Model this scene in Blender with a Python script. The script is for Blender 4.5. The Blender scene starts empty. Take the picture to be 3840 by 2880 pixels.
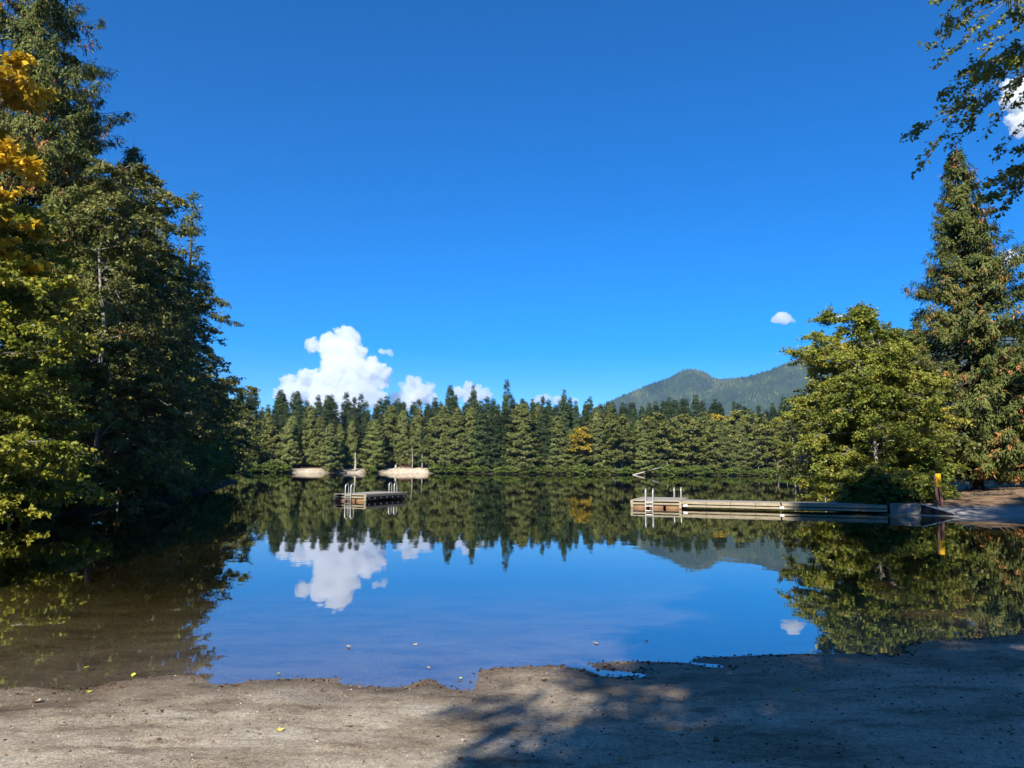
import bpy, math, numpy as np
from mathutils import Vector, Matrix, Quaternion
R = math.radians
scene = bpy.context.scene
col = scene.collection

# ------------------------------------------------------------------ camera
EYE = 2.2
cam_d = bpy.data.cameras.new('camera')
cam_d.sensor_width = 36.0
cam_d.lens = 36.0 * 739.0 / 1024.0
cam_d.clip_start = 0.1
cam_d.clip_end = 60000.0
cam = bpy.data.objects.new('camera', cam_d)
col.objects.link(cam)
cam.matrix_world = (Matrix.Translation((0, 0, EYE)) @ Matrix.Rotation(R(90 + 6.38), 4, 'X')
                    @ Matrix.Rotation(R(0.45), 4, 'Z'))
scene.camera = cam

# ------------------------------------------------------------------ light
SUN_EL, SUN_AZ = 33.5, 197.0          # azimuth clockwise from +Y: behind the viewer, to the left
sdir = Vector((math.sin(R(SUN_AZ)) * math.cos(R(SUN_EL)), math.cos(R(SUN_AZ)) * math.cos(R(SUN_EL)), math.sin(R(SUN_EL))))
world = bpy.data.worlds.new('World')
scene.world = world
world.use_nodes = True
wn = world.node_tree.nodes
wl = world.node_tree.links
sky = wn.new('ShaderNodeTexSky')
sky.sky_type = 'NISHITA'
sky.sun_disc = False
sky.sun_elevation = R(SUN_EL)
sky.sun_rotation = R(SUN_AZ)
sky.altitude = 2500
sky.air_density = 1.0
sky.dust_density = 0.0
sky.ozone_density = 5.0
hs = wn.new('ShaderNodeHueSaturation')
hs.inputs['Saturation'].default_value = 1.42
hs.inputs['Hue'].default_value = 0.506
wl.new(sky.outputs[0], hs.inputs['Color'])
wl.new(hs.outputs[0], wn['Background'].inputs['Color'])
wn['Background'].inputs['Strength'].default_value = 0.1
sun_d = bpy.data.lights.new('sun', 'SUN')
sun_d.energy = 5.0
sun_d.angle = R(0.53)
sun_d.color = (1.0, 0.93, 0.82)
sun = bpy.data.objects.new('sun', sun_d)
col.objects.link(sun)
sun.rotation_mode = 'QUATERNION'
sun.rotation_quaternion = sdir.to_track_quat('Z', 'Y')
scene.view_settings.view_transform = 'Standard'
scene.view_settings.look = 'None'
scene.view_settings.gamma = 1.0
scene.view_settings.exposure = 0.95
cy = scene.cycles
cy.use_denoising = True
cy.max_bounces = 14
cy.diffuse_bounces = 3
cy.glossy_bounces = 3
cy.transmission_bounces = 3
cy.transparent_max_bounces = 8
cy.volume_bounces = 12
cy.caustics_reflective = False
cy.caustics_refractive = False
cy.use_adaptive_sampling = True
cy.adaptive_threshold = 0.015

# ------------------------------------------------------------------ helpers
def mat(name, rough=0.6, spec=0.3):
    m = bpy.data.materials.new(name)
    m.use_nodes = True
    b = m.node_tree.nodes['Principled BSDF']
    b.inputs['Roughness'].default_value = rough
    b.inputs['Specular IOR Level'].default_value = spec
    return m, m.node_tree.nodes, m.node_tree.links, b

def ramp(n, stops, interp='LINEAR'):
    r = n.new('ShaderNodeValToRGB')
    r.color_ramp.interpolation = interp
    e = r.color_ramp.elements
    while len(e) < len(stops):
        e.new(0.5)
    for k, (p, c) in enumerate(stops):
        e[k].position = p
        e[k].color = (*c, 1)
    return r

def leaf_mat(name, stops, transl=0.22, rough=0.55, vary=0.22, gain=1.35):
    m, n, l, b = mat(name, rough, 0.25)
    at = n.new('ShaderNodeAttribute')
    at.attribute_name = 'tint'
    rp = ramp(n, stops)
    l.new(at.outputs['Fac'], rp.inputs[0])
    oi = n.new('ShaderNodeObjectInfo')
    mr = n.new('ShaderNodeMapRange')
    mr.inputs['To Min'].default_value = gain * (1 - vary)
    mr.inputs['To Max'].default_value = gain * (1 + vary)
    l.new(oi.outputs['Random'], mr.inputs['Value'])
    mx = n.new('ShaderNodeMix')
    mx.data_type = 'RGBA'
    mx.blend_type = 'MULTIPLY'
    mx.inputs['Factor'].default_value = 1
    l.new(rp.outputs[0], mx.inputs['A'])
    l.new(mr.outputs[0], mx.inputs['B'])
    l.new(mx.outputs['Result'], b.inputs['Base Color'])
    tr = n.new('ShaderNodeBsdfTranslucent')
    l.new(mx.outputs['Result'], tr.inputs['Color'])
    ms = n.new('ShaderNodeMixShader')
    ms.inputs[0].default_value = transl
    l.new(b.outputs[0], ms.inputs[1])
    l.new(tr.outputs[0], ms.inputs[2])
    l.new(ms.outputs[0], n['Material Output'].inputs['Surface'])
    return m

def noise_mat(name, c1, c2, scale, rough=0.8, bump=0.0, stretch=(1, 1, 1), spec=0.2, detail=6):
    m, n, l, b = mat(name, rough, spec)
    tc = n.new('ShaderNodeTexCoord')
    mp = n.new('ShaderNodeMapping')
    mp.inputs['Scale'].default_value = stretch
    l.new(tc.outputs['Object'], mp.inputs['Vector'])
    nz = n.new('ShaderNodeTexNoise')
    nz.inputs['Scale'].default_value = scale
    nz.inputs['Detail'].default_value = detail
    nz.inputs['Roughness'].default_value = 0.65
    l.new(mp.outputs[0], nz.inputs['Vector'])
    rp = ramp(n, [(0.3, c1), (0.7, c2)])
    l.new(nz.outputs['Fac'], rp.inputs[0])
    l.new(rp.outputs[0], b.inputs['Base Color'])
    if bump:
        bp = n.new('ShaderNodeBump')
        bp.inputs['Distance'].default_value = bump
        l.new(nz.outputs['Fac'], bp.inputs['Height'])
        l.new(bp.outputs[0], b.inputs['Normal'])
    return m

def mesh_np(name, V, Q, tint=None, smooth=True, extra=None):
    V = np.asarray(V, np.float32).reshape(-1, 3)
    Q = np.asarray(Q, np.int32).reshape(-1, 4)
    me = bpy.data.meshes.new(name)
    me.vertices.add(len(V))
    me.vertices.foreach_set('co', V.ravel())
    me.loops.add(len(Q) * 4)
    me.loops.foreach_set('vertex_index', Q.ravel())
    me.polygons.add(len(Q))
    me.polygons.foreach_set('loop_start', np.arange(0, len(Q) * 4, 4, dtype=np.int32))
    if tint is not None:
        a = me.attributes.new('tint', 'FLOAT', 'FACE')
        a.data.foreach_set('value', np.asarray(tint, np.float32))
    for k, v in (extra or {}).items():
        a = me.attributes.new(k, 'FLOAT', 'POINT')
        a.data.foreach_set('value', np.asarray(v, np.float32))
    if not smooth:
        a = me.attributes.new('sharp_face', 'BOOLEAN', 'FACE')
        a.data.foreach_set('value', np.ones(len(Q), bool))
    me.update(calc_edges=True)
    return me

def obj(name, me, m=None, parent=None, loc=(0, 0, 0), rz=0.0, scale=None):
    o = bpy.data.objects.new(name, me)
    col.objects.link(o)
    if m is not None and me is not None and len(me.materials) == 0:
        me.materials.append(m)
    o.parent = parent
    o.location = loc
    o.rotation_euler = (0, 0, rz)
    if scale is not None:
        o.scale = (scale, scale, scale) if not hasattr(scale, '__len__') else scale
    return o

def tag(o, label, cat, group=None):
    o['label'] = label
    o['category'] = cat
    if group:
        o['group'] = group
    return o

def thing(name, label, cat, loc=(0, 0, 0), rz=0.0, group=None, scale=None):
    return tag(obj(name, None, None, None, loc, rz, scale), label, cat, group)

class Acc:                       # collects quads
    def __init__(self):
        self.V, self.Q, self.T, self.n = [], [], [], 0
    def add(self, V, Q, t=0.5):
        V = np.asarray(V, float).reshape(-1, 3)
        Q = np.asarray(Q, int).reshape(-1, 4)
        self.V.append(V); self.Q.append(Q + self.n); self.n += len(V)
        self.T.append(np.broadcast_to(np.asarray(t, float), (len(Q),)))
    def mesh(self, name, smooth=True, tint=False):
        return mesh_np(name, np.concatenate(self.V), np.concatenate(self.Q),
                       np.concatenate(self.T) if tint else None, smooth)
    def box(self, x0, x1, y0, y1, z0, z1):
        v = [(x, y, z) for z in (z0, z1) for y in (y0, y1) for x in (x0, x1)]
        self.add(v, [(0, 2, 3, 1), (4, 5, 7, 6), (0, 1, 5, 4), (2, 6, 7, 3), (0, 4, 6, 2), (1, 3, 7, 5)])
        return self
    def tube(self, P, rad, k=5, cap=False):
        P = np.asarray(P, float)
        rad = np.broadcast_to(np.asarray(rad, float), (len(P),))
        T = np.gradient(P, axis=0)
        T /= np.linalg.norm(T, axis=1)[:, None] + 1e-9
        ref = np.array([0.31, 0.17, 0.93]) if abs(T[0][2]) < 0.8 else np.array([1.0, 0.13, 0.0])
        A = np.cross(T, ref); A /= np.linalg.norm(A, axis=1)[:, None] + 1e-9
        B = np.cross(T, A)
        an = np.arange(k) * 2 * np.pi / k
        V = P[:, None] + rad[:, None, None] * (A[:, None] * np.cos(an)[None, :, None] + B[:, None] * np.sin(an)[None, :, None])
        i = np.arange(len(P) - 1)[:, None] * k
        j = np.arange(k)[None]
        j2 = (j + 1) % k
        Q = np.stack([i + j, i + j2, i + k + j2, i + k + j], -1).reshape(-1, 4)
        V = V.reshape(-1, 3)
        if cap and k == 6:
            e = (len(P) - 1) * k
            Q = np.concatenate([Q, [[3, 2, 1, 0], [5, 4, 3, 0], [e, e + 1, e + 2, e + 3], [e, e + 3, e + 4, e + 5]]])
        self.add(V, Q)
        return self

def norm(a):
    return a / (np.linalg.norm(a, axis=-1, keepdims=True) + 1e-9)

def kites(C, D, N, L, W, droop=0.0):
    """leaf quads: base C, direction D, approximate normal N, length L, width W"""
    D = norm(D)
    S = norm(np.cross(D, N))
    U = np.cross(S, D)
    L = np.asarray(L)[:, None]; W = np.asarray(W)[:, None]
    mid = C + D * L * 0.45 + U * L * 0.06
    V = np.stack([C, mid + S * W * 0.5, C + D * L - U * L * droop, mid - S * W * 0.5], 1).reshape(-1, 3)
    Q = np.arange(len(C) * 4).reshape(-1, 4)
    return V, Q

def add_box(name, parent, m, x0, x1, y0, y1, z0, z1):
    return obj(name, Acc().box(x0, x1, y0, y1, z0, z1).mesh(name, False), m, parent)

# value noise for terrain, numpy
def vnoise(x, y, seed=0):
    xi = np.floor(x).astype(np.int64); yi = np.floor(y).astype(np.int64)
    fx = x - xi; fy = y - yi
    fx = fx * fx * (3 - 2 * fx); fy = fy * fy * (3 - 2 * fy)
    def h(a, b):
        n = (a * 374761393 + b * 668265263 + seed * 1442695041) & 0x7fffffff
        n = ((n ^ (n >> 13)) * 1274126177) & 0x7fffffff
        return ((n ^ (n >> 16)) & 0xffff) / 65535.0
    return (h(xi, yi) * (1 - fx) + h(xi + 1, yi) * fx) * (1 - fy) + (h(xi, yi + 1) * (1 - fx) + h(xi + 1, yi + 1) * fx) * fy
def fbm(x, y, seed=0, o=4):
    r = 0; a = 0.5
    for k in range(o):
        r = r + a * vnoise(x * 2 ** k + 17.3 * k, y * 2 ** k - 9.1 * k, seed + k); a *= 0.5
    return r - 0.5 * (1 - 0.5 ** o) * 1.0
def sstep(a, b, x):
    t = np.clip((x - a) / (b - a), 0, 1)
    return t * t * (3 - 2 * t)

# ------------------------------------------------------------------ lake outline and ground
SHORE = [(-26, 20), (-20, 11.5), (-12, 8.6), (-8, 7.7), (-5, 7.54), (-4.76, 7.59), (-4.37, 7.48), (-4.18, 7.45), (-4.04, 7.7), (-3.83, 7.92), (-3.5, 8.05),
         (-3.26, 8.06), (-3.01, 7.73), (-2.8, 7.74), (-2.57, 7.87), (-2.21, 7.95), (-1.83, 7.98), (-1.69, 7.77), (-1.39, 7.68), (-1.07, 7.67), (-0.83, 8.0),
         (-0.58, 7.61), (-0.35, 7.57), (-0.33, 8.28), (-0.11, 8.44), (0.25, 8.48), (0.51, 8.55), (0.81, 8.39), (0.98, 8.12), (1.42, 8.10), (1.48, 8.24),
         (0.98, 8.39), (0.91, 8.62), (1.21, 8.73), (1.79, 8.73), (2.02, 8.68), (2.2, 8.52), (2.40, 8.50), (2.38, 8.63), (2.1, 8.72), (2.21, 8.94), (2.72, 9.0), (3.31, 9.13), (4.16, 9.18),
         (4.68, 9.11), (4.95, 9.57), (5.38, 9.86), (6.1, 10.06), (6.96, 10.31), (10, 11.5), (14, 14), (18.5, 20), (23, 28), (25.8, 33), (24.6, 35.4), (21.6, 35.6), (19.9, 36.3),
         (18.6, 37.4), (18.6, 41), (21.5, 50), (31, 70), (52, 120), (82, 196), (88, 214), (93, 225), (86, 231), (60, 229), (42, 226.5), (20, 224), (-1, 222), (-20, 223), (-38, 222.5), (-52, 210), (-70, 206),
         (-84, 200), (-70, 165), (-48, 125), (-36, 98), (-29.5, 77), (-24, 57), (-22, 49), (-20.6, 40.5), (-19.6, 34.4), (-19.6, 30), (-20.5, 25)]
SH = np.array(SHORE, float)
def shore_sd(x, y):
    """signed distance to the shoreline: positive on land"""
    x = np.asarray(x, float); y = np.asarray(y, float)
    d2 = np.full(x.shape, 1e18); inside = np.zeros(x.shape, bool)
    n = len(SH)
    for i in range(n):
        ax, ay = SH[i]; bx, by = SH[(i + 1) % n]
        ex, ey = bx - ax, by - ay
        t = np.clip(((x - ax) * ex + (y - ay) * ey) / (ex * ex + ey * ey), 0, 1)
        d2 = np.minimum(d2, (x - ax - t * ex) ** 2 + (y - ay - t * ey) ** 2)
        c = ((ay > y) != (by > y)) & (x < (bx - ax) * (y - ay) / (by - ay + 1e-12) + ax)
        inside ^= c
    d = np.sqrt(d2)
    return np.where(inside, -d, d)

def ground_parts(x, y):
    sd = shore_sd(x, y)
    rr = np.hypot(x - 1, y - 4)
    near = 1 - sstep(15, 24, rr)
    right = sstep(15, 19, x) * sstep(28, 33, y) * (1 - sstep(56, 66, y))
    far = sstep(170, 200, y)
    s2 = sd + near * 0.10 * (fbm(x * 3.1, y * 3.1, 3) + 0.6 * fbm(x * 9, y * 9, 5)) * sstep(0, .3, np.abs(sd) + .12)
    land_near = 0.085 * np.minimum(s2, .5) + 0.07 * np.clip(s2 - .5, 0, 9) + 0.03 * np.clip(s2 - 9.5, 0, 40)
    land_near = land_near + near * (0.07 * fbm(x * 1.1, y * 1.6, 11) + 0.034 * fbm(x * 5, y * 6, 12) + .012 * fbm(x * 14, y * 14, 13, 2)) * sstep(0.05, .8, sd)
    land_left = 0.45 * np.minimum(sd, 2) + 0.22 * np.clip(sd - 2, 0, 30) + 0.4 * fbm(x * .3, y * .3, 7) * sstep(0, 3, sd)
    land_right = 0.16 * np.minimum(sd, 2.6) + 0.085 * np.clip(sd - 2.6, 0, 30) + 0.10 * fbm(x * .9, y * .9, 8) * sstep(2, 4, sd)
    land_far = 0.42 * np.minimum(sd, 2.5) + 0.12 * np.clip(sd - 2.5, 0, 70) + 0.5 * fbm(x * .15, y * .15, 9) * sstep(2, 8, sd)
    land = land_left * (1 - far) + land_far * far
    land = land * (1 - near) + land_near * near
    land = land * (1 - right) + land_right * right
    bed_n = np.minimum(0, 0.045 * s2) - 0.030 * np.clip(-s2 - 6, 0, 60) - .12 * np.clip(-s2 - 34, 0, 60)
    bed_l = 0.35 * sd
    nb = 1 - sstep(10, 19, -x)
    bed = np.maximum(bed_n * nb + bed_l * (1 - nb), -6)
    z = np.where(s2 > 0, land, bed)
    z = np.where(near > 0.99, np.where(s2 > 0, land_near, bed), z)
    return z, sd, near, right, far

def gz(x, y):
    return float(ground_parts(np.array([float(x)]), np.array([float(y)]))[0][0])

def spaced(stops):
    out = [stops[0][0]]
    for (a, s0), (b, s1) in zip(stops[:-1], stops[1:]):
        x = a
        while True:
            f = (x - a) / (b - a)
            x = x + s0 + (s1 - s0) * f
            if x >= b - 0.4 * s1: break
            out.append(x)
        out.append(b)
    return np.array(out)
gx = spaced([(-7000, 2000), (-3000, 900), (-400, 60), (-110, 8), (-40, 2.2), (-16, .8), (-9, .25), (-5.8, .055), (7.6, .055), (12, .3), (26, .6), (50, 2.2), (120, 8), (400, 60), (3000, 900), (7000, 2000)])
gy = spaced([(-3000, 900), (-300, 60), (-40, 4), (-2, .6), (4.3, .05), (10.4, .05), (14, .3), (30, .9), (46, .6), (90, 3), (190, 4), (236, 2.0), (300, 8), (600, 60), (3000, 900), (7600, 2000)])
GX, GY = np.meshgrid(gx, gy)
GZ, GSD, GN, GR, GF = ground_parts(GX, GY)
nx, ny = len(gx), len(gy)
idx = np.arange(nx * ny).reshape(ny, nx)
Q = np.stack([idx[:-1, :-1], idx[:-1, 1:], idx[1:, 1:], idx[1:, :-1]], -1).reshape(-1, 4)
def clearing(x0, x1, depth, y):     # sandy clearings on the far shore
    return sstep(x0 - 1.5, x0 + 1, GX) * (1 - sstep(x1 - 1, x1 + 1.5, GX)) * (1 - sstep(depth, depth + 2, GSD)) * (GF > .5)
sand_a = np.maximum.reduce([np.maximum(GN, (GSD < 0) * (1 - sstep(10, 19, -GX)) * (GY < 60)), clearing(-38, -25, 7, 0), clearing(-61, -54, 4, 0), clearing(-47.5, -44, 4, 0), clearing(86, 91, 2, 0)])
pave_a = GR * sstep(19.5, 20.2, GX) * (1 - sstep(2.5, 2.75, GSD)) * (GSD > -1.5)
wet_n = 0.12 * fbm(GX * 1.7, GY * 2.3, 21) + .05 * fbm(GX * 7, GY * 9, 22)
wet_a = np.clip(1 - (GZ + wet_n * .35 * GN) / 0.105, 0, 1) * GN
me = mesh_np('ground', np.stack([GX, GY, GZ], -1), Q, extra={'sand': sand_a.ravel(), 'wet': wet_a.ravel(), 'pave': pave_a.ravel(), 'bank': (GR * sstep(2.5, 3, GSD)).ravel()})

m_ground, n, l, b = mat('ground_mix', .9, .2)
tc = n.new('ShaderNodeTexCoord')
def nz(scale, detail=5, rough=.6, vec=None, stretch=None):
    t = n.new('ShaderNodeTexNoise')
    t.inputs['Scale'].default_value = scale
    t.inputs['Detail'].default_value = detail
    t.inputs['Roughness'].default_value = rough
    if stretch:
        mp = n.new('ShaderNodeMapping'); mp.inputs['Scale'].default_value = stretch
        l.new(tc.outputs['Object'], mp.inputs['Vector']); l.new(mp.outputs[0], t.inputs['Vector'])
    else:
        l.new(tc.outputs['Object'], t.inputs['Vector'])
    return t
def attr(k):
    a = n.new('ShaderNodeAttribute'); a.attribute_name = k; return a.outputs['Fac']
def mix(f, a, bb, mode='MIX'):
    x = n.new('ShaderNodeMix'); x.data_type = 'RGBA'; x.blend_type = mode
    for k, v in (('Factor', f), ('A', a), ('B', bb)):
        if isinstance(v, (int, float)): x.inputs[k].default_value = v
        elif isinstance(v, tuple): x.inputs[k].default_value = (*v, 1)
        else: l.new(v, x.inputs[k])
    return x.outputs['Result']
big = nz(.8, 6, .65, stretch=(1, 1.7, 1)); fine = nz(55, 4, .75); spk = nz(150, 2, .6)
r_big = ramp(n, [(.32, (.34, .27, .185)), (.5, (.63, .53, .39)), (.68, (.80, .71, .56))]); l.new(big.outputs['Fac'], r_big.inputs[0])
r_fine = ramp(n, [(.3, (.55, .53, .50)), (.5, (1, 1, 1)), (.68, (1.25, 1.25, 1.25))]); l.new(fine.outputs['Fac'], r_fine.inputs[0])
r_spk = ramp(n, [(.30, (.35, .32, .28)), (.40, (1, 1, 1)), (.66, (1, 1, 1)), (.72, (1.6, 1.6, 1.6))]); l.new(spk.outputs['Fac'], r_spk.inputs[0])
sand = mix(1, mix(1, r_big.outputs[0], r_fine.outputs[0], 'MULTIPLY'), r_spk.outputs[0], 'MULTIPLY')
pat = nz(2.6, 6, .72, stretch=(.55, 1.6, 1))
r_pat = ramp(n, [(.36, (.60, .57, .53)), (.47, (1, 1, 1)), (1, (1.08, 1.08, 1.08))]); l.new(pat.outputs['Fac'], r_pat.inputs[0])
clump = nz(19, 5, .8)
r_cl = ramp(n, [(.36, (.66, .63, .58)), (.5, (1, 1, 1)), (.66, (1.16, 1.16, 1.15))]); l.new(clump.outputs['Fac'], r_cl.inputs[0])
sand = mix(1, mix(1, sand, r_pat.outputs[0], 'MULTIPLY'), r_cl.outputs[0], 'MULTIPLY')
sand = mix(attr('wet'), sand, mix(1, sand, (.44, .39, .32), 'MULTIPLY'))
flo = nz(.9, 7, .7)
r_flo = ramp(n, [(.35, (.02, .016, .010)), (.55, (.045, .033, .02)), (.7, (.04, .05, .016))]); l.new(flo.outputs['Fac'], r_flo.inputs[0])
bk = nz(2.3, 6, .7)
r_bk = ramp(n, [(.34, (.12, .07, .04)), (.52, (.34, .22, .13)), (.68, (.42, .31, .17))]); l.new(bk.outputs['Fac'], r_bk.inputs[0])
pv = nz(3.0, 7, .7)
r_pv = ramp(n, [(.3, (.27, .25, .225)), (.7, (.45, .425, .39))]); l.new(pv.outputs['Fac'], r_pv.inputs[0])
c = mix(attr('sand'), r_flo.outputs[0], sand)
c = mix(attr('bank'), c, r_bk.outputs[0])
c = mix(attr('pave'), c, r_pv.outputs[0])
l.new(c, b.inputs['Base Color'])
mr = n.new('ShaderNodeMapRange'); mr.inputs['To Min'].default_value = .95; mr.inputs['To Max'].default_value = .45
l.new(attr('wet'), mr.inputs['Value']); l.new(mr.outputs[0], b.inputs['Roughness'])
bp = n.new('ShaderNodeBump'); bp.inputs['Distance'].default_value = .03; bp.inputs['Strength'].default_value = 1.0
l.new(fine.outputs['Fac'], bp.inputs['Height'])
bp2 = n.new('ShaderNodeBump'); bp2.inputs['Distance'].default_value = .08; bp2.inputs['Strength'].default_value = .8
md = nz(11, 5, .7); l.new(md.outputs['Fac'], bp2.inputs['Height']); l.new(bp2.outputs[0], bp.inputs['Normal'])
l.new(bp.outputs[0], b.inputs['Normal'])
g = obj('ground', me, m_ground)
g['kind'] = 'structure'; g['label'] = 'ground with a sandy beach in front and wooded banks around the lake'

# water: one closed body, its bottom below the lake bed
m_water, n, l, b = mat('lake_water', .0)
n.remove(b)
gl = n.new('ShaderNodeBsdfGlossy'); gl.inputs['Roughness'].default_value = 0.012
tr = n.new('ShaderNodeBsdfTransparent')
fr = n.new('ShaderNodeFresnel'); fr.inputs['IOR'].default_value = 1.333
ms = n.new('ShaderNodeMixShader')
pw = n.new('ShaderNodeMath'); pw.operation = 'POWER'; pw.inputs[1].default_value = .42
l.new(fr.outputs[0], pw.inputs[0])
geo = n.new('ShaderNodeNewGeometry')          # light leaving the water is not trapped by the unbent transparent rays
inv = n.new('ShaderNodeMath'); inv.operation = 'SUBTRACT'; inv.inputs[0].default_value = 1.0
l.new(geo.outputs['Backfacing'], inv.inputs[1])
mu = n.new('ShaderNodeMath'); mu.operation = 'MULTIPLY'
l.new(pw.outputs[0], mu.inputs[0]); l.new(inv.outputs[0], mu.inputs[1]); l.new(mu.outputs[0], ms.inputs[0]); l.new(tr.outputs[0], ms.inputs[1]); l.new(gl.outputs[0], ms.inputs[2])
l.new(ms.outputs[0], n['Material Output'].inputs['Surface'])
tc = n.new('ShaderNodeTexCoord')
w1 = n.new('ShaderNodeTexNoise'); w1.inputs['Scale'].default_value = .9; w1.inputs['Detail'].default_value = 3
l.new(tc.outputs['Object'], w1.inputs['Vector'])
bp = n.new('ShaderNodeBump'); bp.inputs['Distance'].default_value = .0022; bp.inputs['Strength'].default_value = 1.0
l.new(w1.outputs['Fac'], bp.inputs['Height']); l.new(bp.outputs[0], gl.inputs['Normal'])
va = n.new('ShaderNodeVolumeAbsorption')
va.inputs['Color'].default_value = (.58, .55, .2, 1); va.inputs['Density'].default_value = 1.1
l.new(va.outputs[0], n['Material Output'].inputs['Volume'])
w = obj('lake_water', Acc().box(-150, 170, 4, 246, -14, 0).mesh('lake_water', False), m_water)
w['kind'] = 'structure'; w['label'] = 'calm lake water mirroring forest and sky'
#PART2
# ------------------------------------------------------------------ mountains beyond the forest
m_rock = noise_mat('mountain_forest_floor', (.018, .035, .014), (.055, .075, .03), .012, .9, 12, detail=9)
m_mtree, = [leaf_mat('mountain_trees', [(0, (.008, .022, .012)), (.5, (.03, .055, .024)), (1, (.11, .12, .045))], .0, .8, 0, 1)]
def mountain(name, label, ridge, Y, front, back, seed, ntree):
    """ridge: (x, z) crest points at distance Y; slopes fall towards the lake and away"""
    rx = np.array([p[0] for p in ridge], float); rz_ = np.array([p[1] for p in ridge], float)
    xs = np.linspace(rx[0], rx[-1], 150); ys = np.concatenate([np.linspace(-front, 0, 46), np.linspace(back / 12, back, 12)])
    def hz(X, Yr):
        crest = np.interp(X, rx, rz_)
        f = np.where(Yr < 0, 1 + Yr / front, 1 - Yr / back)
        k = np.clip(f, 0, 1)
        gull = 1 - .28 * np.abs(fbm(X / 260, Yr / 520, seed)) * 2 * (1 - k) - .5 * fbm(X / 130, Yr / 170, seed + 3) * k * (1 - k)
        return crest * k ** 1.15 * gull + 6 * fbm(X / 40, Yr / 40, seed + 7) * k - 6 * (1 - k)
    X, Yr = np.meshgrid(xs, ys)
    Z = hz(X, Yr)
    i = np.arange(X.size).reshape(X.shape)
    Q = np.stack([i[:-1, :-1], i[:-1, 1:], i[1:, 1:], i[1:, :-1]], -1).reshape(-1, 4)
    o = obj(name, mesh_np(name, np.stack([X, Yr + Y, Z], -1), Q), m_rock)
    o['kind'] = 'structure'; o['label'] = label
    rng = np.random.default_rng(seed)
    tx = rng.uniform(rx[0], rx[-1], ntree); ty = np.where(rng.random(ntree) < .3, rng.uniform(-120, 30, ntree), rng.uniform(-front * .8, 20, ntree))
    tz = hz(tx, ty) - 2
    hh = rng.uniform(9, 20, ntree); rr = hh * rng.uniform(.16, .24, ntree)
    an = rng.uniform(0, 1.5, ntree)[:, None] + np.arange(4)[None] * np.pi / 2
    base = np.stack([tx[:, None] + rr[:, None] * np.cos(an), ty[:, None] + Y + rr[:, None] * np.sin(an), np.repeat(tz[:, None], 4, 1)], -1)
    top = np.stack([tx, ty + Y, tz + hh], -1)[:, None] + (base - base.mean(1, keepdims=True)) * .06
    V = np.concatenate([base, top], 1).reshape(-1, 3)
    q = np.array([(0, 1, 5, 4), (1, 2, 6, 5), (2, 3, 7, 6), (3, 0, 4, 7)])
    Q = (np.arange(ntree) * 8)[:, None, None] + q[None]
    tn = np.repeat(np.clip(fbm(tx / 110, ty / 170, seed + 5) * 2.2 + .5 + rng.normal(0, .18, ntree), 0, 1), 4)
    f = obj('mountain_forest', mesh_np('mountain_forest', V, Q.reshape(-1, 4), tn, False), m_mtree)
    f['kind'] = 'stuff'; f['label'] = 'distant conifer forest covering the ' + label.split(' ', 1)[1]; f['category'] = 'forest'
mountain('mountain', 'rounded forested peak far behind the lake', [(100, 60), (480, 330), (661, 430), (876, 518), (960, 545), (1030, 588), (1075, 602), (1125, 602), (1184, 585), (1230, 550), (1330, 520), (1500, 450), (1800, 300)], 4500, 1500, 1500, 3, 9000)
mountain('mountain', 'long flat ridge right of the rounded peak', [(900, 300), (1300, 590), (1550, 705), (1793, 725), (1900, 730), (2035, 757), (2500, 780), (3400, 700)], 5900, 1200, 1500, 17, 6000)
mountain('mountain', 'forested slope rising to the right behind the alder', [(700, 150), (900, 310), (1144, 465), (1297, 500), (1435, 545), (1501, 572), (1629, 630), (2000, 740), (2600, 790), (3400, 700)], 4000, 1500, 1500, 29, 9000)

# ------------------------------------------------------------------ plant generators
bark_alder = noise_mat('alder_bark', (.16, .15, .13), (.36, .34, .31), 5, .85, .01, (1, 1, .4))
bark_dark = noise_mat('conifer_bark', (.045, .033, .024), (.13, .10, .075), 6, .95, .02, (3, 3, .3))
bark_pale = noise_mat('pale_bark', (.28, .25, .20), (.50, .46, .39), 3, .9, .01, (1, 1, .3))

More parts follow.
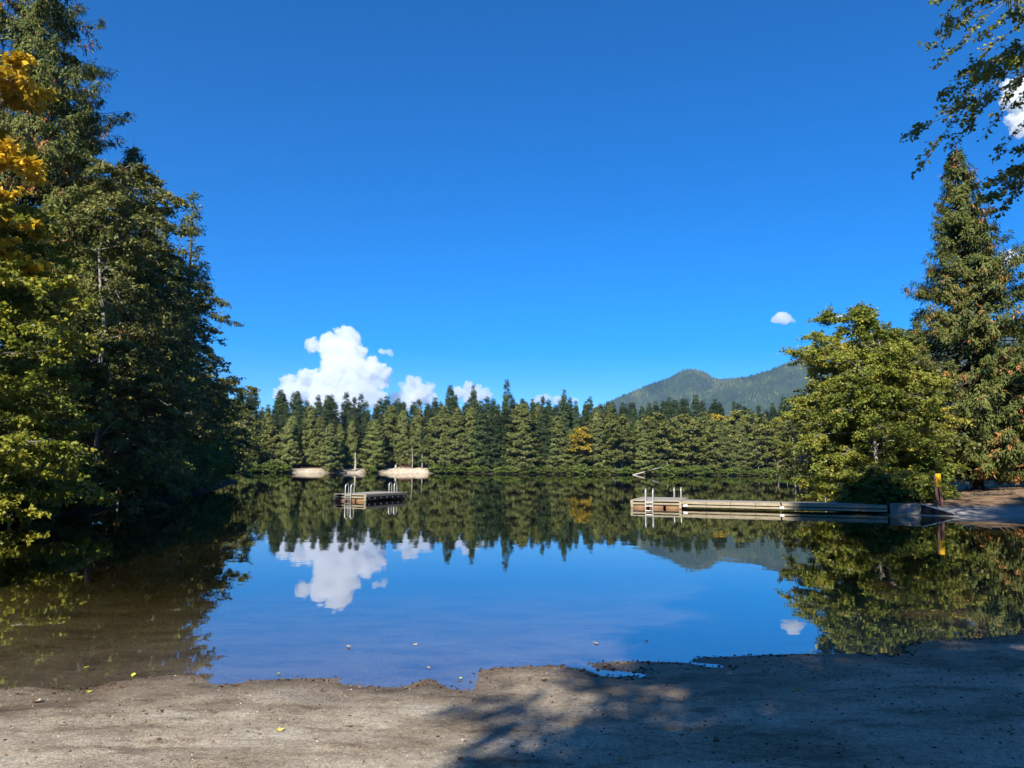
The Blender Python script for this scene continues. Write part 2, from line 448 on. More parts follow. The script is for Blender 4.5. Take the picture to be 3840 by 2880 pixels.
def conifer(seed, h, r, z0, nb, spm, per, L, W, prof=.8, droop=.25, up=.2, hang=.6, red=0.0, trunk_r=.22, tubes=True, lobes=.35, lat=.35, gap=0.0):
    rng = np.random.default_rng(seed)
    bark, leaf = Acc(), Acc()
    zt = np.linspace(0, h, 9)
    wob = np.stack([.012 * h * (fbm(zt / h * 2 + 3, zt * 0, seed)), .012 * h * (fbm(zt / h * 2 + 9, zt * 0, seed + 1)), zt], -1)
    wob[0, :2] = 0
    bark.tube(wob, trunk_r * (1 - zt / h) ** .8 + .012, 7)
    t = np.sort(rng.random(nb)) ** .92
    az = np.arange(nb) * 2.39996 + rng.normal(0, .5, nb)
    lob = 1 + lobes * 2 * fbm(np.cos(az) * 1.3 + 5, np.sin(az) * 1.3 + t * 7, seed + 2, 3)
    Lb = (r * (1 - t) ** prof * rng.uniform(.72, 1.12, nb) * lob + .12 * r * (1 - t) + .10)
    low = np.clip(t / .06, 0.45, 1)
    Lb *= low
    zb = z0 + (h - z0) * t * .985
    cx = np.interp(zb, wob[:, 2], wob[:, 0]); cyy = np.interp(zb, wob[:, 2], wob[:, 1])
    out = np.stack([np.cos(az), np.sin(az), 0 * az], -1)
    base = np.stack([cx, cyy, zb], -1)
    dr = droop * rng.uniform(.6, 1.4, nb) * (1.15 - .9 * t); u = up * rng.uniform(.6, 1.4, nb)
    def P(i, s):
        return base[i] + out[i] * (Lb[i] * s)[:, None] + np.array([0, 0, 1]) * (Lb[i] * (-dr[i] * 2 * s + (dr[i] * .9 + u[i]) * s ** 2 * 1.2))[:, None]
    if tubes:
        for i in range(nb):
            if Lb[i] > .7:
                s = np.linspace(0, .95, 5)
                bark.tube(P(np.full(5, i), s), np.linspace(.012 + .011 * Lb[i], .006, 5), 3)
    if gap:
        keep = fbm(np.cos(az) * 1.7 + 1, np.sin(az) * 1.7 + t * 9, seed + 5, 3) > -.25 + gap * .5
    else:
        keep = np.ones(nb, bool)
    m = np.where(keep, np.maximum(2, (Lb * spm * rng.uniform(.7, 1.3, nb)).astype(int)), 1)
    i = np.repeat(np.arange(nb), m)
    s = rng.uniform(.08, 1.0, len(i)) ** .75
    side = np.cross(out[i], [0, 0, 1.])
    sg = rng.uniform(-1, 1, len(i))
    C = P(i, s) + side * (sg * lat * Lb[i] * (1.08 - s) * rng.uniform(.3, 1, len(i)))[:, None]
    C[:, 2] -= rng.random(len(i)) * hang * .35 + np.abs(sg) * .05 * Lb[i]
    tint_s = np.clip(.5 + .5 * fbm(C[:, 0] * .45 + 4, C[:, 2] * .45 + C[:, 1] * .3, seed + 3, 3) * 1.6 + rng.normal(0, .12, len(i)), 0, .86)
    rd = rng.random(len(i)) < red * (2.6 * (fbm(C[:, 0] * .9, C[:, 2] * .9 + C[:, 1] * .7, seed + 9, 2) > .08) + .12)
    tint_s = np.where(rd, rng.uniform(.93, 1, len(i)), tint_s)
    j = np.repeat(np.arange(len(i)), per)
    K = len(j)
    dirr = out[i][j] * rng.uniform(.1, 1, K)[:, None] + side[j] * (sg[j] * .8 + rng.normal(0, .5, K))[:, None] + rng.normal(0, .35, (K, 3))
    dirr[:, 2] -= hang * rng.uniform(.2, 1.3, K)
    CC = C[j] + rng.normal(0, .32 * L, (K, 3)) + norm(dirr) * (rng.uniform(-.2, .5, K) * L)[:, None]
    N = np.array([0, 0, 1.]) + out[i][j] * .8 + rng.normal(0, .5, (K, 3))
    V, Q = kites(CC, dirr, N, L * rng.uniform(.6, 1.35, K), W * rng.uniform(.6, 1.3, K), .12)
    leaf.add(V, Q, np.clip(tint_s[j] + rng.normal(0, .05, K) * (tint_s[j] < .9), 0, 1))
    # leader
    return bark.mesh('trunk'), leaf.mesh('crown', True, True)

def broadleaf(seed, h, spread, clear, n1, n2, n3, per, L, W, lean=(0, 0), bias=(0, 0), droop=.25, trunk_r=.16, stems=1, rise=.5, tw=.55, flat=1.0, ashape=.6, twigs=False, yellow=0.0, limbs=None):
    rng = np.random.default_rng(seed)
    bark, leaf = Acc(), Acc()
    tips, tdir, tt = [], [], []
    bias = np.array([*bias, 0.0])
    for st in range(stems):
        sx, sy = (rng.normal(0, .12 * h, 2) if stems > 1 else (0, 0))
        hh = h * (1 if st == 0 else rng.uniform(.7, .95))
        s = np.linspace(0, 1, 9)
        T = np.stack([lean[0] * s ** 1.6 + sx * s + .03 * h * fbm(s * 3 + st, s * 0 + 2, seed, 2) * 2, lean[1] * s ** 1.6 + sy * s + .03 * h * fbm(s * 3 + 7 + st, s * 0, seed + 1, 2) * 2, hh * s], -1)
        T -= T[0] * [1, 1, 0]
        T[1:, :2] += rng.normal(0, .012 * h, (8, 2))
        bark.tube(T, trunk_r * (1 - s) ** .9 + .012, 7)
        for a in range(n1):
            t = clear + (1 - clear) * (a + rng.random()) / n1
            b0 = np.array([np.interp(t, s, T[:, k]) for k in range(3)])
            az = a * 2.39996 + rng.normal(0, .5)
            d = np.array([np.cos(az), np.sin(az), 0])
            q = (t - clear) / (1 - clear)
            ln = spread * (np.sin(np.pi * np.clip(.22 + .78 * q, 0, 1)) ** ashape * .92 + .12) * rng.uniform(.7, 1.15)
            ln *= max(.35, 1 + float(d @ bias))
            d = norm(d + bias * .5)
            ss = np.linspace(0, 1, 6)
            rs = rise * rng.uniform(.6, 1.3) * (.6 + .6 * q)
            B = b0 + d * (ln * ss)[:, None] + np.array([0, 0, 1]) * (ln * (rs * ss - (droop * rng.uniform(.6, 1.4) + rs * .45) * ss ** 2))[:, None]
            if limbs is not None:
                if a >= len(limbs): break
                LP = np.array(limbs[a], float)
                B = np.stack([np.interp(ss * (len(LP) - 1), np.arange(len(LP)), LP[:, k]) for k in range(3)], -1)
                ln = float(np.linalg.norm(LP[-1] - LP[0])); d = norm((LP[-1] - LP[0]) * [1, 1, 0])
            B[1:] += rng.normal(0, .035 * ln if limbs is None else .012 * ln, (5, 3))
            bark.tube(B, np.linspace(max(.014, .3 * trunk_r * (1 - .6 * t)) , .008, 6), 4)
            for c_ in range(n2):
                u = .18 + .82 * (c_ + rng.random()) / n2
                p = np.array([np.interp(u, ss, B[:, k]) for k in range(3)])
                sgn = 1 if c_ % 2 else -1
                sd_ = np.cross(d, [0, 0, 1]) * sgn
                l2 = ln * .42 * (1.12 - .75 * u) * rng.uniform(.6, 1.3) + .15
                d2 = norm(d * .75 + sd_ * rng.uniform(.5, 1.1) + np.array([0, 0, rng.normal(.05, .3) - droop * .4]))
                e = p + d2 * l2 + np.array([0, 0, -droop * .25 * l2])
                md_ = (p + e) / 2 + np.array([0, 0, .06 * l2]) + rng.normal(0, .04 * l2, 3)
                bark.tube(np.array([p, md_, e]), [.012, .008, .005], 3)
                for f in range(n3):
                    w_ = .2 + .8 * (f + rng.random()) / n3
                    pp = p * (1 - w_) ** 2 + 2 * md_ * w_ * (1 - w_) + e * w_ ** 2
                    dd = norm(d2 + rng.normal(0, .65, 3) * [1, 1, .45] + np.array([0, 0, -.12]))
                    tips.append(pp); tdir.append(dd); tt.append(t)
    tips = np.array(tips); tdir = np.array(tdir); nt = len(tips)
    tl = tw * rng.uniform(.5, 1.25, nt)
    if twigs:
        for k in range(nt):
            bark.tube(np.array([tips[k], tips[k] + tdir[k] * tl[k]]), [.006, .003], 3)
    tint_s = np.clip(.48 + .9 * fbm(tips[:, 0] * .5 + 4, tips[:, 2] * .5 + tips[:, 1] * .4, seed + 3, 3) + rng.normal(0, .10, nt) + yellow * (rng.random(nt) < .1), 0, 1)
    j = np.repeat(np.arange(nt), per); K = len(j)
    C = tips[j] + tdir[j] * (tl[j] * rng.random(K))[:, None] + rng.normal(0, .13 * tw, (K, 3)) * [1, 1, .7]
    dirr = tdir[j] * .5 + rng.normal(0, .8, (K, 3)) * [1, 1, .5] + np.array([0, 0, -.25])
    N = np.array([0, 0, flat * .75]) + rng.normal(0, .7, (K, 3))
    V, Q = kites(C, dirr, N, L * rng.uniform(.6, 1.25, K), W * rng.uniform(.65, 1.25, K), .1)
    leaf.add(V, Q, np.clip(tint_s[j] + rng.normal(0, .09, K), 0, 1))
    return bark.mesh('trunk'), leaf.mesh('crown', True, True)

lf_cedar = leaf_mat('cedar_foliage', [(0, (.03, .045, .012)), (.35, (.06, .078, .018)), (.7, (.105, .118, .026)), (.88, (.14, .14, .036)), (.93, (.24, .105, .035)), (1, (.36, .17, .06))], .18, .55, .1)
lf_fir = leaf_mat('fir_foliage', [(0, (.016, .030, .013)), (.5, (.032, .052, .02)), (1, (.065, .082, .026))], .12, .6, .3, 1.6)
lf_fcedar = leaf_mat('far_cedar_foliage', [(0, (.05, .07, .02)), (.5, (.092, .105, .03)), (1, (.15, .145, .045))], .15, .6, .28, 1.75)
lf_alder = leaf_mat('alder_leaves', [(0, (.055, .075, .014)), (.4, (.13, .155, .024)), (.75, (.22, .222, .034)), (1, (.34, .275, .05))], .28, .5, .15)
lf_olive = leaf_mat('olive_leaves', [(0, (.05, .06, .018)), (.45, (.115, .125, .034)), (.8, (.18, .18, .05)), (1, (.25, .21, .065))], .25, .5, .15)
lf_bright = leaf_mat('bright_leaves', [(0, (.06, .09, .014)), (.4, (.17, .19, .024)), (.75, (.30, .29, .034)), (1, (.42, .35, .05))], .3, .45, .12)
lf_maple = leaf_mat('yellow_leaves', [(0, (.12, .09, .015)), (.25, (.34, .23, .02)), (.6, (.56, .39, .03)), (1, (.70, .50, .05))], .3, .5, .12)
lf_fmaple = leaf_mat('far_yellow_leaves', [(0, (.10, .08, .015)), (.3, (.24, .19, .025)), (.65, (.42, .31, .035)), (1, (.52, .38, .05))], .25, .6, .1, 1.3)
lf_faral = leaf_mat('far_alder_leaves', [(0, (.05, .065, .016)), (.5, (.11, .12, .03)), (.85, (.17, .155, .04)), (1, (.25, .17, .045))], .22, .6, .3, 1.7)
lf_shrub = leaf_mat('shrub_leaves', [(0, (.05, .085, .015)), (.5, (.12, .155, .028)), (1, (.22, .23, .05))], .25, .5, .25)

def plant(name, label, cat, meshes, x, y, bark, leaf, rz=0.0, scale=1.0, group=None, dz=-.05):
    t = thing(name, label, cat, (x, y, gz(x, y) + dz), rz, group, scale)
    obj('trunk', meshes[0], bark, t)
    obj('crown', meshes[1], leaf, t)
    return t

# ------------------------------------------------------------------ left bank
T_ = {}
T_['cedar_big'] = conifer(101, 32.5, 9.0, 1.2, 370, 13, 8, .27, .078, .70, .32, .24, 1.15, .085, .42)
plant('cedar_tree', 'tallest dark cedar with rust-tipped sprays on the left bank', 'cedar', T_['cedar_big'], -28.3, 41.5, bark_dark, lf_cedar)
T_['fir_mid'] = conifer(102, 24, 4.0, 1.5, 250, 12, 6, .32, .11, .85, .18, .18, .35, .02, .30)
T_['cedar_mid'] = conifer(103, 22, 3.9, 1.0, 250, 13, 7, .29, .085, .75, .30, .2, 1.1, .05, .30)
T_['fir_thin'] = conifer(104, 26, 2.9, 3.0, 190, 9, 5, .40, .14, .7, .22, .15, .4, .02, .26, gap=.5)
for nm, lab, k, x, y, rz, sc in [
    ('cedar_tree', 'dark cedar just right of the tallest cedar, partly hidden behind alders', 'cedar_mid', -26.9, 50.0, 1.0, 1.08),
    ('fir_tree', 'slender fir with thin pointed top left of the twin tops on left bank', 'fir_thin', -30.0, 60, .3, .97),
    ('fir_tree', 'sparse-crowned fir with the rightmost top of the left bank trees', 'fir_thin', -29.8, 66.5, 2.2, 1.03),
    ('fir_tree', 'short fir filling the notch between two slender firs on left bank', 'fir_mid', -30.6, 63.0, 4.0, .90),
    ('cedar_tree', 'dense cedar behind the rusty sapling on the shaded left bank', 'cedar_mid', -27.8, 54.5, 3.4, .92),
    ('fir_tree', 'dark fir below the rightmost left-bank top, over the water edge', 'fir_mid', -32.6, 70.5, 2.9, .88),
    ('fir_tree', 'pointed fir between the tallest cedar and its right-hand neighbour', 'fir_mid', -30.8, 50.5, 1.9, 1.12),
    ('cedar_tree', 'dark cedar deep behind the yellow maple at the left edge', 'cedar_mid', -33, 38, .4, 1.15)]:
    bark, leaf = bark_dark, lf_cedar if k.startswith('cedar') else lf_fir
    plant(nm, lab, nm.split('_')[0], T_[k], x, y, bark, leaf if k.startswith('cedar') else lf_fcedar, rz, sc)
T_['maple'] = broadleaf(111, 19.5, 3.2, .50, 26, 8, 6, 26, .24, .22, (.4, -.3), (.15, -.1), .30, .22, 1, .55, .6, ashape=.5)
plant('maple_tree', 'golden yellow maple at the left edge of the picture', 'maple', T_['maple'], -20.4, 24.6, bark_alder, lf_maple)
T_['alder_bright'] = broadleaf(112, 12.6, 4.3, .08, 38, 9, 6, 28, .16, .12, (.9, -.5), (.25, -.15), .32, .15, 2, .5, .55)
plant('alder_tree', 'bright yellow-green alder overhanging the water at the left edge', 'alder', T_['alder_bright'], -20.6, 27.0, bark_alder, lf_bright)
T_['alder_olive'] = broadleaf(113, 17.0, 4.2, .16, 38, 9, 6, 24, .17, .12, (1.6, -.6), (.35, -.1), .50, .17, 1, .55, .6)
plant('alder_tree', 'olive alder with pale drooping limbs in front of the left bank cedars', 'alder', T_['alder_olive'], -22.3, 38.6, bark_alder, lf_olive)
T_['alder_low'] = broadleaf(114, 8.0, 3.8, .12, 22, 8, 6, 24, .16, .12, (1.6, -.4), (.3, 0), .35, .11, 2, .5, .5)
plant('alder_tree', 'low spreading alder above the rusty sapling on the left bank', 'alder', T_['alder_low'], -20.6, 36.6, bark_alder, lf_olive, .2, 1.0)
plant('alder_tree', 'tall olive alder leaning over the shaded water, mid left bank', 'alder', T_['alder_olive'], -28.6, 56.5, bark_alder, lf_olive, -.25, 1.0)
plant('alder_tree', 'shaded alder with feathery edge against the sky, left bank', 'alder', T_['alder_olive'], -34.6, 74.0, bark_alder, lf_olive, .5, 1.12)
plant('alder_tree', 'farthest alder of the left bank, drooping to the waterline', 'alder', T_['alder_low'], -37.0, 90.0, bark_alder, lf_olive, 1.2, 1.45)
plant('alder_tree', 'shaded shoreline alder below the left bank firs', 'alder', T_['alder_low'], -32.0, 76.5, bark_alder, lf_olive, 2.6, 1.25)
plant('alder_tree', 'dim alder bush at the foot of the mid left bank', 'alder', T_['alder_low'], -25.5, 53.0, bark_alder, lf_olive, 4.1, .95)
T_['sapling'] = conifer(121, 4.2, 1.25, .5, 60, 9, 4, .24, .12, .6, .2, .2, .5, .35, .05, gap=.4)
plant('cedar_sapling', 'small rusty cedar sapling with pale stem at the left waterline', 'sapling', T_['sapling'], -20.3, 38.6, bark_pale, lf_cedar)

# ------------------------------------------------------------------ right bank
T_['alder_right'] = broadleaf(131, 11.4, 3.8, .04, 46, 10, 6, 25, .14, .11, (-.2, -.3), (-.08, -.1), .22, .15, 2, .6, .55, yellow=.3)
plant('alder_tree', 'rounded yellow-green alder beside the landward end of the dock', 'alder', T_['alder_right'], 20.4, 42.0, bark_alder, lf_alder)
T_['cedar_right'] = conifer(132, 23.5, 5.8, .9, 330, 14, 8, .27, .08, .8, .30, .26, 1.15, .07, .34, lobes=.6)
plant('cedar_tree', 'tall pointed cedar with rust-brown tips behind the yellow sign', 'cedar', T_['cedar_right'], 30.2, 48.2, bark_dark, lf_cedar, .7)
plant('cedar_tree', 'dark cedar at the right edge behind the paved landing', 'cedar', T_['cedar_right'], 36.0, 46.5, bark_dark, lf_cedar, 2.4, .82)
plant('cedar_tree', 'low-branched cedar filling the gap between alder and tall cedar', 'cedar', T_['cedar_mid'], 26.0, 46.8, bark_dark, lf_cedar, 1.4, .52)
plant('alder_tree', 'slim alder showing behind the rounded alder on right bank', 'alder', T_['alder_low'], 23.6, 46.0, bark_alder, lf_alder, 1.9, 1.3)
T_['shrub'] = broadleaf(141, 2.2, 1.2, .05, 14, 6, 5, 16, .12, .09, (0, 0), (0, 0), .3, .025, 4, .7, .3)
for lab, x, y, rz, sc in [('leafy shrub crowding the concrete abutment', 19.4, 38.6, .3, 1.05), ('small leafy shrub left of the abutment behind dock', 18.7, 40.0, 1.7, .95),
                          ('broad leafy shrub behind the yellow sign post', 22.8, 41.6, 3.0, 1.15)]:
    plant('shrub', lab, 'shrub', T_['shrub'], x, y, bark_alder, lf_shrub, rz, sc)
T_['thin_sapling'] = broadleaf(142, 1.5, .45, .45, 9, 4, 4, 10, .12, .10, (.05, 0), (0, 0), .2, .02, 1, .5, .2)
plant('alder_sapling', 'thin leafy sapling standing in the shallows behind the dock', 'sapling', T_['thin_sapling'], 17.6, 41.8, bark_pale, lf_bright)
# overhanging alder near the viewer, trunk outside the right edge
OV = np.array([20.5, 17.2, 0.])
lim = [[(20.3, 17.4, 12.6), (17.5, 18.6, 14.6), (15.0, 19.6, 14.9), (12.9, 20.0, 14.1)], [(20.4, 17.4, 11.0), (17.5, 18.6, 12.9), (14.6, 19.8, 12.4), (12.2, 20.2, 11.1)],
       [(20.4, 17.4, 9.2), (18, 18.4, 10.6), (15.6, 19.6, 10.2), (14.1, 20.2, 8.8)], [(20.3, 17.3, 14.2), (17.5, 18.2, 16.6), (15, 19.4, 16.8), (13.4, 20, 15.6)],
       [(20.4, 17.3, 13), (18, 19.0, 14.4), (15.8, 20.6, 13.6), (14.0, 21.4, 12.6)], [(20.4, 17.3, 15), (18, 17.6, 17.6), (15.6, 18.6, 18.2), (14, 19.2, 17.2)],
       [(20.4, 17.3, 10), (18.5, 19.4, 11.6), (16.6, 20.6, 11.2), (15.2, 21.2, 10.0)], [(20.6, 17.2, 12), (23, 18, 14), (25, 18, 14.5), (26.5, 18, 13.5)], [(20.6, 17, 14), (21, 15, 16), (21.5, 13, 16.5), (22, 11.5, 15.5)],
       [(20.5, 17.3, 11.8), (17.6, 18.2, 13.4), (15.4, 19.2, 13.3), (13.2, 19.8, 12.5)]]
lim = [[np.array(q) - OV for q in L_] for L_ in lim]
T_['alder_over'] = broadleaf(151, 19.5, 6.2, .36, 10, 15, 9, 15, .12, .095, (-.4, .2), (0, 0), .75, .24, 1, .5, .42, twigs=True, limbs=lim)
ov = plant('alder_tree', 'mossy alder whose sparse branches hang into the top right corner', 'alder', T_['alder_over'], OV[0], OV[1], bark_alder, lf_alder)
lf_moss = leaf_mat('hanging_lichen', [(0, (.20, .22, .12)), (1, (.34, .35, .22))], .3, .9, 0, 1)
rgm = np.random.default_rng(5)
ms_ = Acc()
for L_ in lim[:7]:
    L_ = np.array(L_)
    for k in range(5):
        u = rgm.uniform(.8, 2.7); i_ = int(u); p0 = L_[i_] * (1 - u + i_) + L_[min(3, i_ + 1)] * (u - i_)
        for q in range(14):
            h_ = rgm.uniform(.2, .95) * (1.3 if k == 0 else .55); o_ = p0 + rgm.normal(0, .06, 3)
            V_, Q_ = kites(o_[None], np.array([[rgm.normal(0, .04), rgm.normal(0, .04), -1]]), rgm.normal(0, 1, (1, 3)), [h_], [.05])
            ms_.add(V_, Q_, rgm.random())
obj('lichen', ms_.mesh('lichen', True, True), lf_moss, ov)['kind'] = 'stuff'
# low bushes that close the dark left waterline
for k, (x, y, sc, lb) in enumerate([(-20.2, 25.6, 1.3, 'dim bush under the bright alder at the left edge'), (-20.2, 29.8, 1.35, 'dim waterline bush right of the bright left alder'), (-20.4, 33.2, 1.3, 'dim waterline bush left of the rusty sapling'),
                                 (-21.8, 43.5, 1.4, 'dark waterline bush right of the rusty sapling'), (-22.9, 47.6, 1.4, 'dark waterline bush at the middle of the left bank'), (-24.2, 52.0, 1.5, 'dark waterline bush below the dense left bank cedar'),
                                 (-25.6, 58.0, 1.6, 'dark waterline bush below the slender left bank firs'), (-28.0, 65.0, 1.7, 'dark waterline bush below the twin fir tops'), (-30.2, 73.0, 1.8, 'dark waterline bush near the feathery left bank alder'), (-35.2, 86.0, 2.0, 'last dark waterline bush of the left bank')]):
    plant('shrub', lb, 'shrub', T_['shrub'], x, y, bark_alder, lf_olive, k * 1.1, sc)
#PART3
# ------------------------------------------------------------------ far shore forest
rng = np.random.default_rng(77)
FT = {}
for k in range(4):
    FT['fir%d' % k] = conifer(200 + k, 24, 3.2 + .35 * k, 1.5, 140, 9, 6, .55, .19, .85, .16, .15, .35, 0, .28, tubes=False)
for k in range(3):
    FT['cedar%d' % k] = conifer(210 + k, 18, 3.7 + .3 * k, 1.0, 140, 9, 6, .55, .21, .62, .26, .18, .6, 0, .26, tubes=False)
for k in range(3):
    FT['alder%d' % k] = broadleaf(220 + k, 14, 3.9, .16, 22, 7, 3, 16, .45, .34, (0, -.4), (0, -.1), .2, .13, 1, .6, .9)
FT['bush0'] = broadleaf(230, 3.4, 2.2, .04, 12, 5, 3, 9, .50, .38, (0, -.3), (0, 0), .3, .04, 3, .7, .6)
FT['fmaple'] = broadleaf(231, 13.5, 3.0, .42, 16, 7, 4, 14, .62, .52, (0, -.5), (0, 0), .2, .14, 1, .7, .9)
FY = lambda x: float(np.interp(x, [-84, -70, -52, -38, -20, -1, 20, 42, 60, 86, 93], [200, 206, 210, 222.5, 223, 222, 224, 226.5, 229, 231, 225]))
def zone(x):
    if x < -62: return 'left of the small left sandbar'
    if x < -39: return 'between the sandbar and the pale far beach'
    if x < -22: return 'behind the pale far beach'
    if x < 4: return 'between the far beach and the tallest fir'
    if x < 19: return 'between the tallest fir and yellow maple'
    if x < 38: return 'just right of the yellow maple'
    if x < 52: return 'beyond the dock end'
    if x < 68: return 'under the rounded peak'
    if x < 82: return 'between the peak and the pale snag'
    return 'around the pale snag at right'
lab = {'fir': 'dark fir on the far shore, ', 'cedar': 'olive cedar on the far shore, ', 'alder': 'rounded alder on the far shore, '}
depth_word = ['']
def ftree(kind, x, y, h, base):
    k = kind + str(int(rng.integers(0, {'fir': 4, 'cedar': 3, 'alder': 3}[kind])))
    hh = {'fir': 24., 'cedar': 18., 'alder': 14.}[kind]
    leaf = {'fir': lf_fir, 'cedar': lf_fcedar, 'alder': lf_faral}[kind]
    sc = h / hh
    z = zone(x)
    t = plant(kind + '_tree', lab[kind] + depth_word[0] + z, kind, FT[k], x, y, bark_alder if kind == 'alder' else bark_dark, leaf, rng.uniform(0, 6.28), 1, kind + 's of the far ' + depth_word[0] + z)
    w = rng.uniform(.85, 1.3)
    t.scale = (sc * w * base, sc * w * base, sc)
    return t
# rows, front to back; heights follow the skyline of the photograph
def row(x0, x1, step, dy, kinds, h0, h1, wide=1.0, clearings=()):
    x = x0
    depth_word[0] = 'front row ' if dy < 8 else 'second row ' if dy < 15 else 'back rows '
    while x < x1:
        xx = x + rng.normal(0, step * .22)
        if not any(a < xx < b_ for a, b_ in clearings):
            kd = kinds[int(rng.integers(0, len(kinds)))]
            ftree(kd, xx, FY(xx) + dy + rng.normal(0, 1.4), rng.uniform(h0, h1), wide)
        x += step * rng.uniform(.8, 1.2)
CL = ((-39, -24.5), (-62, -53.5), (-48.5, -43.5))
row(-84, -40, 3.9, 4.5, ['cedar', 'cedar', 'alder'], 11, 16, 1.1, CL)
row(-22, -10, 4.2, 4.5, ['cedar'], 18, 22, 1.1)
row(-10, 14, 4.6, 5.0, ['fir', 'cedar', 'fir'], 18, 24, 1.15)
row(14, 34, 4.4, 4.5, ['cedar', 'alder'], 12, 17, 1.1)
row(34, 92, 4.0, 4.0, ['alder', 'alder', 'cedar'], 11, 17, 1.15)
row(-88, -22, 4.0, 11, ['cedar', 'cedar', 'fir'], 13, 18.5)
row(-38, -24, 4.4, 9.5, ['cedar', 'cedar'], 15, 20, 1.05)
row(-10, 40, 4.8, 12, ['fir', 'cedar', 'fir'], 17, 23)
row(40, 100, 4.6, 10, ['alder', 'cedar', 'alder'], 14, 20, 1.1)
row(-95, -14, 4.2, 20, ['fir'], 15, 19.5, 1.15)
row(-14, 20, 4.6, 20, ['fir'], 17, 22, 1.15)
row(20, 110, 4.2, 20, ['fir'], 15.5, 20, 1.15)
row(-100, 118, 4.4, 31, ['fir'], 17, 21.5, 1.2)
row(-104, 124, 4.6, 42, ['fir'], 18, 22.5, 1.2)
row(-108, 60, 5.2, 54, ['fir'], 18.5, 23, 1.25)
row(60, 136, 5.4, 56, ['fir'], 19, 24, 1.2)
# individual trees that stand out
t = plant('maple_tree', 'bright golden yellow maple standing out in the far forest', 'maple', FT['fmaple'], 21.0, FY(21) + 1.6, bark_dark, lf_fmaple, .4, (1.0, 1.0, 1.0))
t = plant('maple_tree', 'smaller yellow-topped maple in the far forest near the alders at right', 'maple', FT['fmaple'], 85.0, FY(85) + 9, bark_dark, lf_fmaple, 1.4, .95)
t = plant('maple_tree', 'high yellowish maple crown among dark firs below the rounded peak', 'maple', FT['fmaple'], 66.5, FY(66) + 13, bark_dark, lf_fmaple, 2.4, 1.28)
for lb, x, dy, h in [('tallest fir above the far skyline, in front of sky at centre', -1.5, 7, 28), ('tall spired fir against the small cloud, left of the tallest far fir', -19.5, 9, 26.5),
                     ('tall fir with ragged top just right of the spired fir', -12.0, 8, 26), ('tall fir rising above the skyline right of the tallest far fir', 16.5, 10, 25)]:
    t = plant('fir_tree', lb, 'fir', FT['fir%d' % (abs(int(x)) % 4)], x, FY(x) + dy, bark_dark, lf_fir, x, 1)
    t.scale = (h / 24 * .9, h / 24 * .9, h / 24)
# bushes along the far waterline
x = -82.
while x < 90:
    if not any(a - 1.2 < x < b_ + 1.2 for a, b_ in CL):
        t = plant('waterside_bush', 'low green bush hanging over the far waterline ' + zone(x), 'bush', FT['bush0'], x, FY(x) + rng.uniform(.5, 1.3), bark_alder, lf_shrub, rng.uniform(0, 6), 1, 'far waterline bushes ' + zone(x))
        s_ = rng.uniform(.55, 1.15); t.scale = (s_ * 1.15, s_ * .9, s_ * .75)
    x += rng.uniform(2.0, 4.2)
# forest-edge trunks that stand in the clearings, dead snag and fallen log
def snag(name, label, cat, x, dy, h, r0, lean=(0, 0), m=bark_pale, limbs=6, seed=1):
    rg = np.random.default_rng(seed)
    a = Acc(); s = np.linspace(0, 1, 7)
    P = np.stack([lean[0] * s + .1 * np.sin(s * 5), lean[1] * s, h * s - .3], -1)
    a.tube(P, r0 * (1 - .75 * s), 6, True)
    y = FY(x) + dy
    o = obj(name, a.mesh('trunk'), m, None, (x, y, gz(x, y)))
    tag(o, label, cat)
    for k in range(limbs):
        t = rg.uniform(.35, .98); p = P[0] * (1 - t) + P[-1] * t
        az = rg.uniform(0, 6.28); ln = rg.uniform(.6, 1.6)
        obj('limb', Acc().tube(np.array([p, p + [ln * .6 * np.cos(az), ln * .6 * np.sin(az), ln * .1], p + [ln * np.cos(az), ln * np.sin(az), ln * .3]]), [.07, .05, .02], 4).mesh('limb'), m, o)
    return o
snag('dead_snag', 'pale leafless snag on the far shore left of the right-hand alder', 'snag', 88.0, 1.6, 13, .28, (-.2, 0), limbs=9, seed=5)
snag('dead_tree', 'thin pale dead stem leaning left beside the far snag', 'snag', 85.6, 1.2, 6, .13, (.9, 0), limbs=3, seed=6)
snag('bare_trunk', 'bare grey trunk rising by the small left sandbar on far shore', 'trunk', -53.0, 2.2, 12, .26, (0, 0), bark_alder, limbs=3, seed=7)
snag('bare_trunk', 'pale flared trunk above the orange bank on the far shore', 'trunk', -45.8, 2.2, 5.5, .38, (.1, 0), limbs=1, seed=8)
for k, (x, lb) in enumerate([(-30.4, 'leftmost pale trunk at the back of the far beach'), (-27.4, 'middle pale trunk at the back of the far beach'), (-25.2, 'rightmost pale trunk at the back of the far beach')]):
    snag('bare_trunk', lb, 'trunk', x, 5.0, 7, .24, (0, 0), bark_alder, limbs=1, seed=20 + k)
lg = Acc().tube(np.array([(0, 0, .1), (4.3, .2, 1.25), (8.6, .4, 2.5)]), [.26, .2, .08], 6, True)
tag(obj('fallen_log', lg.mesh('fallen_log'), bark_pale, None, (36.7, FY(37) - 1.2, -.15)), 'long pale fallen log leaning out over the far waterline', 'log')
rg = np.random.default_rng(9)
rt = Acc()
for k in range(11):
    a = rg.uniform(0, np.pi); ln = rg.uniform(1.2, 2.6)
    rt.tube(np.array([(0, 0, .5), (np.cos(a) * ln * .5, rg.normal(0, .3), .5 + np.sin(a) * ln * .5), (np.cos(a) * ln, rg.normal(0, .5), .4 + np.sin(a) * ln * .8)]), [.12, .09, .03], 4)
tag(obj('root_wad', rt.mesh('root_wad'), bark_alder, None, (31.5, FY(32) + .6, .1)), 'tangled bare branches at the far waterline right of the yellow maple', 'branches')
